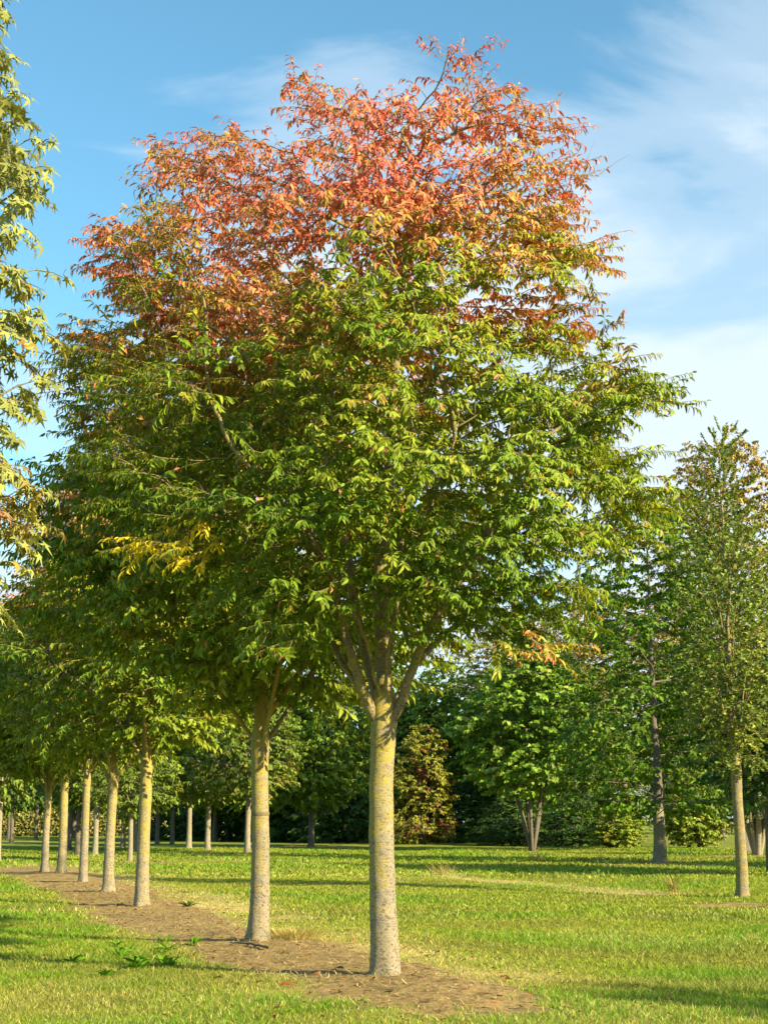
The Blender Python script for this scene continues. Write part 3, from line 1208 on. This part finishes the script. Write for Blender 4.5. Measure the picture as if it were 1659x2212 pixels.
def flatcol(base, var=0.3, spots=None, clump=0.9, amt=0.0):
    base = np.array(base)

    def f(lb, nodes, r):
        k = vnoise(nodes / clump, 77)[:, None]
        c = base * (0.75 + 0.5 * k) * r.uniform(1 - var, 1 + var, (len(lb), 1))
        if spots is not None:
            m = (vnoise(nodes / 0.7, 78) + r.normal(0, 0.1, len(lb)))[:, None] > 1 - amt
            c = np.where(m, np.array(spots) * r.uniform(0.7, 1.25, (len(lb), 1)), c)
        return c
    return f


# ---- the rest of the zelkova row
def zel_col(lb, nodes, r):
    t = np.interp(nodes[:, 2], [3, 5.2, 6.4, 7.4, 9], [0.27, 0.34, 0.44, 0.66, 0.84])
    t = t + (vnoise(nodes / 0.8, 15) - 0.5) * 0.40 + r.normal(0, 0.07, len(lb))
    return autumn(t, r)


ZP = [(0.34, 0.6), (0.375, 1.9), (0.48, 2.9), (0.62, 3.0), (0.76, 2.6), (0.88, 1.9), (1.0, 0.6)]
zel = build_tree('zelkova_tree', M_BARK, 5, 9.0, 2.55, 0.125, ZP, 0.135, 0.42, 640, 0.42, 13, 12, 0.44, zel_col, kind='diamond',
                 limb_n=8, step=0.16, steep=0.95, sep_limbs=True, cut=0.016)
zel2 = build_tree('zelkova_tree', M_BARK, 25, 9.2, 2.75, 0.115, [(0.35, 0.7), (0.385, 1.7), (0.5, 2.6), (0.64, 2.9), (0.78, 2.7), (0.9, 1.9), (1.0, 0.7)], 0.135, 0.42, 560, 0.42, 13, 12, 0.44, zel_col, kind='diamond',
                  limb_n=7, step=0.17, steep=1.15, sep_limbs=True, cut=0.016)
ROWLAB = ['second zelkova tree behind the front one, its trunk crossed by a dark horizontal ring',
          'third zelkova tree of the row, trunk standing clear of the two beside it',
          'fourth zelkova tree of the row with a forked trunk leaning out to the right',
          'fifth zelkova tree of the row, pale trunk between two others on the soil strip',
          'sixth zelkova tree of the row, next to the last, slim yellowish trunk',
          'last zelkova tree at the far left end of the row']
ROWTREES = []
for i in range(1, 7):
    p = ROW[i].copy()
    p[2] = height(p[0], p[1])
    o = place((zel, zel2, zel, zel2, zel2, zel)[i - 1], p, [0.4, 2.2, 3.6, 5.1, 1.2, 4.3][i - 1], [(1.0, 1.0, 1.03), (1.08, 1.08, 0.97), (0.94, 0.94, 1.0), (0.92, 0.92, 0.98), (1.12, 1.12, 0.97), (0.9, 0.9, 0.96)][i - 1], ROWLAB[i - 1], 'tree', 'zelkova trees planted in a row on the soil strip')
    ROWTREES.append(o)
zz = np.linspace(1.58, 1.63, 4)
v, q = tube_arrays(np.stack([zz * 0, zz * 0, zz], -1), [0.120, 0.1245, 0.1245, 0.120], 24)
link('tie_band', mesh_np('tie_band', v, [q], M_TIE, smooth=True), ROWTREES[0])['label'] = 'dark ring round the trunk'

# ---- sweetgum at the left edge of the picture
def gum_col(lb, nodes, r):
    n = len(lb)
    c = np.tile(np.array([0.27, 0.29, 0.075]), (n, 1))
    k = vnoise(nodes / 0.6, 8) + np.interp(nodes[:, 2], [3, 4.6, 6], [0.30, 0.16, -0.02])
    c = np.where((k + r.normal(0, .12, n) > 0.80)[:, None], np.array([0.36, 0.27, 0.06]), c)
    c = np.where((k + r.normal(0, .12, n) > 0.96)[:, None], np.array([0.30, 0.15, 0.06]), c)
    return c * r.uniform(0.7, 1.3, (n, 1))


gum = build_tree('sweetgum_tree', M_BARK_OLIVE, 17, 9.6, 2.6, 0.11, [(0.30, 1.0), (0.36, 1.4), (0.42, 1.95), (0.47, 1.65), (0.53, 1.65), (0.60, 1.5), (0.69, 1.3), (0.78, 1.4), (0.85, 1.35), (1.0, 0.9)], 0.15, 1.0, 750, 0.28, 11, 9, 0.22,
                 gum_col, kind='star', limb_n=8, step=0.16, steep=0.7, cut=0.013, droop_spray=0.3)
gx0 = on_plane(-405, 1000, 10.5)
place(gum, (gx0[0], 10.5, float(height(gx0[0], 10.5))), 0.3, 1.0, 'sweetgum tree with pale star shaped leaves cut off by the left edge of the photo')

# ---- columnar tree on the right
fast = build_tree('columnar_tree', M_LIMB, 31, 10.6, 2.7, 0.125, [(0.26, 0.35), (0.34, 0.95), (0.5, 1.15), (0.68, 0.9), (0.86, 0.45), (1.0, 0.1)], 0.09, 0.6, 1100, 0.28, 9, 16, 0.36,
                  flatcol((0.15, 0.21, 0.03), 0.4, (0.27, 0.30, 0.05), 0.8, 0.3), limb_n=12, steep=4.2, up=0.5, step=0.2, flat=1.6, cut=0.013, droop_spray=0.0, rnd=0.3, leader_to=0.97, hang=-0.35)
place(fast, gpos(1603, 1936), 0.4, 1.0, 'slender columnar tree with upright branches and olive leaves on the right lawn')

# ---- background kinds
oak = build_tree('oak_tree', M_BARK_DARK, 41, 11.5, 2.6, 0.2, [(0.20, 2.2), (0.32, 3.6), (0.55, 4.2), (0.78, 3.3), (1.0, 0.9)], 0.25, 0.62, 760, 0.6, 9, 11, 0.6,
                 flatcol((0.14, 0.225, 0.014), 0.4, (0.27, 0.31, 0.025), 1.1, 0.3), step=0.32, limb_n=9, steep=0.8, cut=0.018, lob=(0.55, 0.85))
pin = build_tree('pin_oak_tree', M_BARK_DARK, 43, 15.5, 2.0, 0.225, [(0.13, 3.4), (0.25, 4.2), (0.42, 3.8), (0.6, 3.3), (0.8, 2.6), (1.0, 0.8)], 0.22, 0.55, 560, 0.55, 8, 11, 0.6,
                 flatcol((0.105, 0.195, 0.012), 0.4, (0.22, 0.25, 0.025), 1.1, 0.15), step=0.32, limb_n=18, steep=0.12, up=-0.03, cut=0.016, leader_to=0.97, shell=0.42, lob=(0.5, 0.9), trunk_mat=M_BARK_OLIVE, open_front=0.9)
multi = build_tree('multi_stem_tree', M_BARK_DARK, 47, 11.5, 3.4, 0.10, [(0.26, 1.5), (0.42, 3.0), (0.65, 3.3), (0.85, 2.2), (1.0, 0.6)], 0.26, 0.75, 620, 0.55, 8, 9, 0.55,
                   flatcol((0.15, 0.25, 0.02), 0.4, (0.28, 0.36, 0.06), 1.0, 0.35), multi=5, step=0.3, cut=0.018, lob=(0.5, 0.9))
small = build_tree('young_tree', M_BARK_PALE, 53, 8.2, 2.9, 0.14, [(0.32, 0.9), (0.42, 2.2), (0.6, 2.5), (0.8, 1.8), (1.0, 0.5)], 0.22, 0.55, 420, 0.5, 8, 10, 0.5,
                   flatcol((0.14, 0.20, 0.022), 0.35, (0.25, 0.22, 0.04), 1.0, 0.2), step=0.28, limb_n=8, cut=0.018)
dark = build_tree('dark_trunk_tree', M_BARK_DARK, 54, 8.6, 2.9, 0.13, [(0.30, 0.9), (0.40, 2.3), (0.6, 2.6), (0.8, 1.8), (1.0, 0.5)], 0.22, 0.55, 420, 0.5, 8, 10, 0.5,
                  flatcol((0.07, 0.14, 0.022), 0.35, (0.14, 0.17, 0.03), 1.0, 0.2), step=0.28, limb_n=8, cut=0.018)
def tall_col(lb, nodes, r):
    k = np.clip((nodes[:, 2] - 11.5) / 6 + (vnoise(nodes / 1.5, 12) - 0.5) * 1.1, 0, 1)[:, None]
    c = np.array([0.15, 0.205, 0.025]) * (1 - k) + np.array([0.34, 0.25, 0.06]) * k
    return c * r.uniform(0.6, 1.4, (len(lb), 1))


tall = build_tree('tall_tree', M_BARK_DARK, 57, 20.5, 6.0, 0.3, [(0.22, 2.5), (0.4, 3.8), (0.6, 4.2), (0.82, 3.6), (1.0, 1.4)], 0.24, 0.55, 800, 0.65, 8, 11, 0.6,
                  tall_col, step=0.36, limb_n=11, steep=0.9, cut=0.02)
yew = build_tree('conifer_tree', M_BARK_DARK, 59, 8.5, 0.5, 0.22, [(0.02, 3.0), (0.2, 3.4), (0.5, 2.7), (0.8, 1.4), (1.0, 0.15)], 0.26, 0.45, 760, 0.5, 8, 11, 0.55,
                 flatcol((0.05, 0.11, 0.02), 0.4, (0.11, 0.20, 0.02), 1.0, 0.3), step=0.3, limb_n=16, steep=0.05, up=-0.02, cut=0.018, leader_to=0.97, lob=(0.5, 0.9))
gold = build_tree('golden_tree', M_BARK_DARK, 61, 9.0, 0.6, 0.16, [(0.03, 1.9), (0.2, 2.4), (0.5, 2.1), (0.8, 1.5), (1.0, 0.6)], 0.24, 0.55, 520, 0.45, 8, 10, 0.5,
                  flatcol((0.23, 0.235, 0.025), 0.4, (0.25, 0.085, 0.04), 1.2, 0.28), step=0.28, limb_n=10, steep=0.5, cut=0.018, leader_to=0.95, lob=(0.3, 1.2), rnd=0.8)
bush = build_tree('lime_shrub', M_BARK_DARK, 67, 5.4, 0.5, 0.10, [(0.05, 1.6), (0.3, 2.2), (0.6, 2.0), (1.0, 0.6)], 0.24, 0.6, 360, 0.45, 8, 10, 0.5,
                  flatcol((0.20, 0.27, 0.025), 0.35, (0.30, 0.28, 0.04), 0.9, 0.25), multi=5, step=0.26, cut=0.02)
grey = build_tree('spreading_shrub', M_BARK_PALE, 71, 5.6, 1.5, 0.2, [(0.30, 1.0), (0.45, 2.1), (0.7, 1.9), (1.0, 0.7)], 0.18, 0.5, 280, 0.4, 8, 9, 0.45,
                  flatcol((0.085, 0.105, 0.035), 0.4, (0.14, 0.10, 0.04), 0.8, 0.3), multi=6, step=0.22, cut=0.016)

# nursery trees between and behind the row (left)
G_N = 'slim nursery trees standing behind the row'
place(small, gpos(281, 1861), 0.3, 0.72, 'young nursery tree with a whitish bare trunk and two cut side branches', 'tree', G_N)
place(small, gpos(408, 1834), 1.3, 1.12, 'young tree with a pale sunlit trunk, left one of a pair before the dark conifers', 'tree', G_N)
place(small, gpos(449, 1838), 2.6, 1.06, 'young tree with a pale sunlit trunk, right one of a pair before the dark conifers', 'tree', G_N)
place(small, gpos(535, 1842), 4.0, 1.1, 'young tree whose pale trunk is half hidden behind the second zelkova trunk', 'tree', G_N)
place(small, gpos(206, 1846), 5.2, 0.95, 'young tree with pale trunk seen between the fourth and fifth zelkova trunks', 'tree', G_N)
place(small, gpos(266, 1832), 0.9, 1.1, 'pale trunked young tree just left of the whitish bare trunk', 'tree', G_N)
place(small, gpos(292, 1836), 3.1, 1.0, 'pale trunked young tree tucked against the third zelkova trunk', 'tree', G_N)
place(dark, gpos(372, 1824), 0.5, 1.1, 'dark trunked tree beside the left one of the sunlit pair', 'tree', G_N)
place(dark, gpos(340, 1824), 1.9, 1.1, 'dark trunked tree right of the third zelkova trunk', 'tree', G_N)
place(dark, gpos(168, 1844), 2.9, 1.0, 'dark trunked tree hugging the left side of the fifth zelkova trunk', 'tree', G_N)
place(dark, gpos(150, 1836), 4.1, 1.05, 'thin dark trunked tree just right of the sixth zelkova trunk', 'tree', G_N)
place(dark, gpos(78, 1816), 5.3, 1.15, 'thin dark trunked tree left of the last zelkova trunk', 'tree', G_N)
place(dark, gpos(25, 1822), 0.1, 1.1, 'dark trunked tree standing before the pale hedge at far left', 'tree', G_N)
place(small, gpos(-6, 1862), 2.0, 1.0, 'pale trunk cut in half by the left edge of the photo', 'tree', G_N)

# middle background
G_C = 'dark conifers at the edge of the wood'
place(oak, gpos(672, 1829), 0.4, (0.95, 0.95, 1.08), 'broad green oak filling the gap between the two front trunks', 'tree')
place(oak, gpos(560, 1819), 2.0, 1.25, 'green oak behind the second zelkova trunk', 'tree')
place(oak, gpos(465, 1818), 3.3, 1.15, 'dark green oak behind the sunlit pair of young trees', 'tree')
place(yew, gpos(745, 1821), 0.4, 1.1, 'dark conifer left of the front trunk with branches to the ground', 'tree', G_C)
place(yew, gpos(615, 1818), 1.4, 1.2, 'dark conifer just right of the second zelkova trunk', 'tree', G_C)
place(yew, gpos(495, 1816), 2.7, 1.2, 'dark conifer left of the second zelkova trunk', 'tree', G_C)
place(yew, gpos(380, 1814), 4.0, 1.2, 'dark conifer behind the left one of the sunlit pair', 'tree', G_C)
place(yew, gpos(835, 1818), 5.0, 1.25, 'dark conifer hidden behind the front trunk', 'tree', G_C)
place(yew, gpos(1010, 1819), 0.9, (0.95, 0.95, 0.62), 'low dark conifer with lit branch tips right of the golden tree', 'tree', G_C)
place(yew, gpos(1090, 1817), 3.9, (1.1, 1.1, 0.75), 'low dark conifer behind the stems of the multi stem tree', 'tree', G_C)
place(gold, gpos(908, 1824), 0.2, (1.0, 1.0, 0.95), 'conical tree turning gold and dark red just right of the front trunk', 'tree')
place(oak, gpos(965, 1817), 4.4, 1.3, 'green oak rising behind the golden tree', 'tree')
place(oak, gpos(845, 1815), 5.4, 1.35, 'green oak rising behind the front trunk', 'tree')
place(multi, gpos(1150, 1838), 0.7, (1.25, 1.25, 1.05), 'multi stem tree with bright round leaves on several slanting stems', 'tree')
place(oak, gpos(1085, 1814), 1.7, 1.3, 'green oak behind the stems of the multi stem tree', 'tree')
place(oak, gpos(1225, 1816), 1.0, (1.15, 1.15, 1.3), 'shaded green oak left of the tall pin oak', 'tree')
place(pin, gpos(1425, 1862), 0.05, (1.12, 1.12, 1.0), 'tall pin oak with a thick straight trunk and drooping lower branches', 'tree')
place(tall, gpos(1350, 1820), 0.9, (1.1, 1.1, 0.95), 'tall light green tree behind the left side of the pin oak', 'tree')
place(tall, gpos(1120, 1820), 4.4, (1.1, 1.1, 0.9), 'tall light green tree rising above the multi stem tree', 'tree')
place(tall, gpos(1245, 1825), 2.9, (1.0, 1.0, 0.85), 'tall light green tree between the multi stem tree and the pin oak', 'tree')
place(tall, gpos(1480, 1824), 5.6, (1.0, 1.0, 0.9), 'tall light green tree between the pin oak and the columnar tree', 'tree')
place(bush, gpos(1332, 1833), 1.1, (0.8, 0.8, 0.6), 'low green shrub hiding the foot of the tall tree left of the pin oak', 'shrub')
place(yew, gpos(1118, 1826), 2.2, (0.8, 0.8, 0.5), 'low dark conifer just left of the multi stem tree foot', 'tree', G_C)
place(yew, gpos(1246, 1829), 3.2, (0.75, 0.75, 0.5), 'low dark conifer right of the multi stem tree foot', 'tree', G_C)
place(bush, gpos(1500, 1829), 0.3, 1.0, 'bright lime green shrub between the pin oak and the columnar tree', 'shrub')
place(dark, gpos(1466, 1826), 1.2, 0.8, 'small dark trunked tree right behind the pin oak trunk', 'tree')
place(grey, gpos(1636, 1848), 0.5, 0.85, 'spreading shrub with pale stems right of the columnar tree trunk', 'shrub')
place(dark, gpos(1664, 1884), 2.2, 0.9, 'dark trunk cut off by the right edge of the photo', 'tree')
place(tall, gpos(1605, 1840), 2.6, (1.1, 1.1, 1.13), 'very tall yellowing tree behind the columnar tree', 'tree')
place(oak, gpos(1560, 1816), 0.2, (1.2, 1.2, 1.35), 'green oak far behind the lime green shrub', 'tree')
place(bush, gpos(1262, 1806), 2.0, 0.85, 'small pale shrub at the far gap left of the pin oak', 'shrub')
place(bush, gpos(1350, 1805), 3.0, 0.8, 'small pale shrub at the far gap close to the pin oak trunk', 'shrub')
place(oak, gpos(20, 1812), 4.9, 1.2, 'green tree filling the left edge under the zelkova crowns', 'tree')
place(oak, gpos(160, 1811), 1.5, 1.25, 'green tree seen between the last zelkova trunks', 'tree')
place(oak, gpos(290, 1811), 0.9, 1.25, 'green tree seen behind the third zelkova trunk', 'tree')


# reed-pale clipped hedge at the far left, and the wood that closes the view
def leaf_wall(name, boxes, n, leaf, col, spot, amt, label, kind, seed):
    r = np.random.default_rng(seed)
    P = []
    vol = np.array([b[3] for b in boxes], float)
    for (c, sz, top, wgt_), m in zip(boxes, (vol / vol.sum() * n).astype(int)):
        u = r.normal(0, 1, (m, 3))
        u = unit(u) * (r.uniform(0, 1, (m, 1)) ** 0.33)
        p = np.array([c[0], c[1], top * 0.5]) + u * np.array([sz, sz, top * 0.52])
        P.append(p[p[:, 2] > 0])
    P = np.concatenate(P)
    m = len(P)
    ax = unit(r.normal(0, 1, (m, 3)) + np.array([0, 0, -0.5]))
    nr = unit(r.normal(0, 0.6, (m, 3)) + np.array([0.3, -0.5, 0.6]))
    ln = leaf * r.uniform(0.6, 1.4, m)
    cols = flatcol(col, 0.4, spot, 3.0, amt)(P, P, r)
    v, q, t, c = diamond_arrays(P, ax, nr, ln, ln * 0.6, cols)
    o = link(name, mesh_np(name, v, [t], M_LEAF, c))
    return o


wr = np.random.default_rng(3)
boxes = []
for k in range(70):
    a = -0.62 + 1.24 * (k + wr.uniform(-0.4, 0.4)) / 70
    d = wr.uniform(185, 235)
    boxes.append(((d * sin(a), d * cos(a)), wr.uniform(4.5, 7.5), wr.uniform(9, 15), 1.0))
tag(leaf_wall('distant_wood', boxes, 90000, 0.55, (0.08, 0.13, 0.02), (0.15, 0.16, 0.03), 0.3, None, None, 5),
    'distant wood closing the view behind the lawn', 'wood', kind='stuff')
hb = []
for k in range(34):
    q = gpos(-60 + 400 * k / 33, 1806)
    hb.append(((q[0], q[1]), 1.2, 3.4 + 0.3 * sin(k * 2.1), 1.0))
tag(leaf_wall('hedge', hb, 26000, 0.3, (0.24, 0.24, 0.06), (0.34, 0.29, 0.10), 0.4, None, None, 6),
    'pale straw green hedge far behind the zelkova row at left', 'hedge')

# fallen leaves under the turning trees
def fallen():
    n = 1000
    s_ = rng.uniform(-3.5, 24, n)
    l_ = rng.normal(-0.3, 1.7, n)
    x = R0[0] + RDIR[0] * s_ + RPERP[0] * l_
    y = R0[1] + RDIR[1] * s_ + RPERP[1] * l_
    b = np.stack([x, y, height(x, y) + 0.022], -1)
    a = rng.uniform(0, 2 * pi, n)
    ax = unit(np.stack([np.cos(a), np.sin(a), rng.normal(0.1, 0.25, n)], -1))
    nr = unit(np.array([0, 0, 1.0]) + rng.normal(0, 0.35, (n, 3)))
    ln = rng.uniform(0.05, 0.10, n)
    pal = np.array([[0.33, 0.13, 0.06], [0.36, 0.20, 0.08], [0.24, 0.12, 0.06], [0.36, 0.28, 0.10], [0.18, 0.10, 0.05]])
    c = pal[rng.choice(5, n)] * rng.uniform(0.7, 1.2, (n, 1))
    v, q, t, c = leaf_arrays(b, ax, nr, ln, ln * 0.42, c, droop=0.3)
    return mesh_np('leaf_litter', v, [q, t], M_GRASS, c)


tag(link('leaf_litter', fallen()), 'small brown and red fallen leaves scattered over the soil strip', 'fallen leaves', kind='stuff')

# ---- small things in the grass
def rosette(name, loc, n, ln, wd, col, up, seed, r_spread=0.06):
    r = np.random.default_rng(seed)
    a = r.uniform(0, 2 * pi, n)
    out = np.stack([np.cos(a), np.sin(a), np.zeros(n)], -1)
    base = out * r.uniform(0, r_spread, (n, 1))
    ax = unit(out + np.array([0, 0, 1.0]) * r.uniform(up * 0.5, up * 1.6, (n, 1)))
    nr = unit(np.array([0, 0, 1.0]) - out * 0.4 + r.normal(0, 0.2, (n, 3)))
    L = ln * r.uniform(0.6, 1.3, n)
    v, q, t, c = leaf_arrays(base, ax, nr, L, L * wd, np.array(col) * r.uniform(0.75, 1.25, (n, 1)), droop=0.35)
    o = link(name, mesh_np(name, v, [q, t], M_GRASS, c))
    o.location = loc
    return o


wr = np.random.default_rng(12)
for k in range(16):
    px, py = (300 + wr.normal(0, 75), 2068 + wr.normal(0, 22))
    tag(rosette('weed_plant', gpos(px, py), 11, 0.15, 0.3, (0.14, 0.29, 0.015), 1.2, 100 + k, 0.05),
        'bright green leafy weed in the grass left of the soil strip', 'weed', 'leafy weeds in the grass left of the soil strip')
tag(rosette('weed_plant', gpos(405, 1958), 22, 0.17, 0.25, (0.06, 0.10, 0.015), 1.0, 140, 0.06), 'small dark green weed between the second and third zelkova trunks', 'weed')
tag(rosette('dry_grass_tuft', gpos(955, 1890), 120, 0.34, 0.035, (0.40, 0.32, 0.12), 3.0, 141, 0.45), 'dry straw coloured grass tuft just right of the front trunk', 'grass tuft')
tag(rosette('dry_grass_tuft', gpos(1160, 1858), 110, 0.42, 0.035, (0.38, 0.30, 0.12), 3.0, 142, 0.4), 'dry straw coloured grass tuft in front of the multi stem tree', 'grass tuft')
tag(rosette('dry_grass_tuft', gpos(1456, 1925), 40, 0.42, 0.05, (0.30, 0.24, 0.08), 5.0, 143, 0.12), 'thin dry weed stalks left of the columnar tree', 'grass tuft')
tag(rosette('dry_grass_tuft', gpos(640, 2038), 420, 0.17, 0.05, (0.44, 0.36, 0.12), 2.5, 144, 0.42), 'uncut straw coloured grass beside the second zelkova trunk', 'grass tuft')
sa, sb = gpos(498, 2046), gpos(578, 2064)
sp = densify(np.array([sa + (0, 0, .03), (sa + sb) / 2 + (0, 0.03, .045), sb + (0, 0, .03)]), 14)
sp[:, 2] += wr.normal(0, 0.004, 14)
sv, sq = tube_arrays(sp, np.interp(np.arange(14), [0, 13], [0.008, 0.018]), 8, 3, 0.4)
tag(link('dead_stick', mesh_np('dead_stick', sv, [sq], M_STICK, smooth=True)), 'dark dead stick lying on the soil before the second zelkova trunk', 'stick')
for (px, py, lb_t, sd_) in ((590, 2148, 'fallen red leaf on the grass left of the front trunk', 150), (1083, 2182, 'fallen brown leaf at the near end of the soil strip', 151)):
    tag(rosette('fallen_leaf', gpos(px, py) + np.array([0, 0, 0.03]), 1, 0.13, 0.5, (0.42, 0.12, 0.04), 0.3, sd_), lb_t, 'leaf')

# nursery trees outside the right edge that throw the long shadows on the lawn
place(small, (19.2, 2.6, 0.0), 1.0, (0.62, 0.62, 1.1), 'slim young tree standing outside the right edge of the photo', 'tree')
place(small, (15.5, 44.5, 0.0), 2.0, 1.0, 'young tree beyond the right edge, behind the columnar tree', 'tree')
place(oak, (25.0, 50.0, 0.0), 3.0, 0.8, 'oak beyond the right edge of the photo', 'tree')
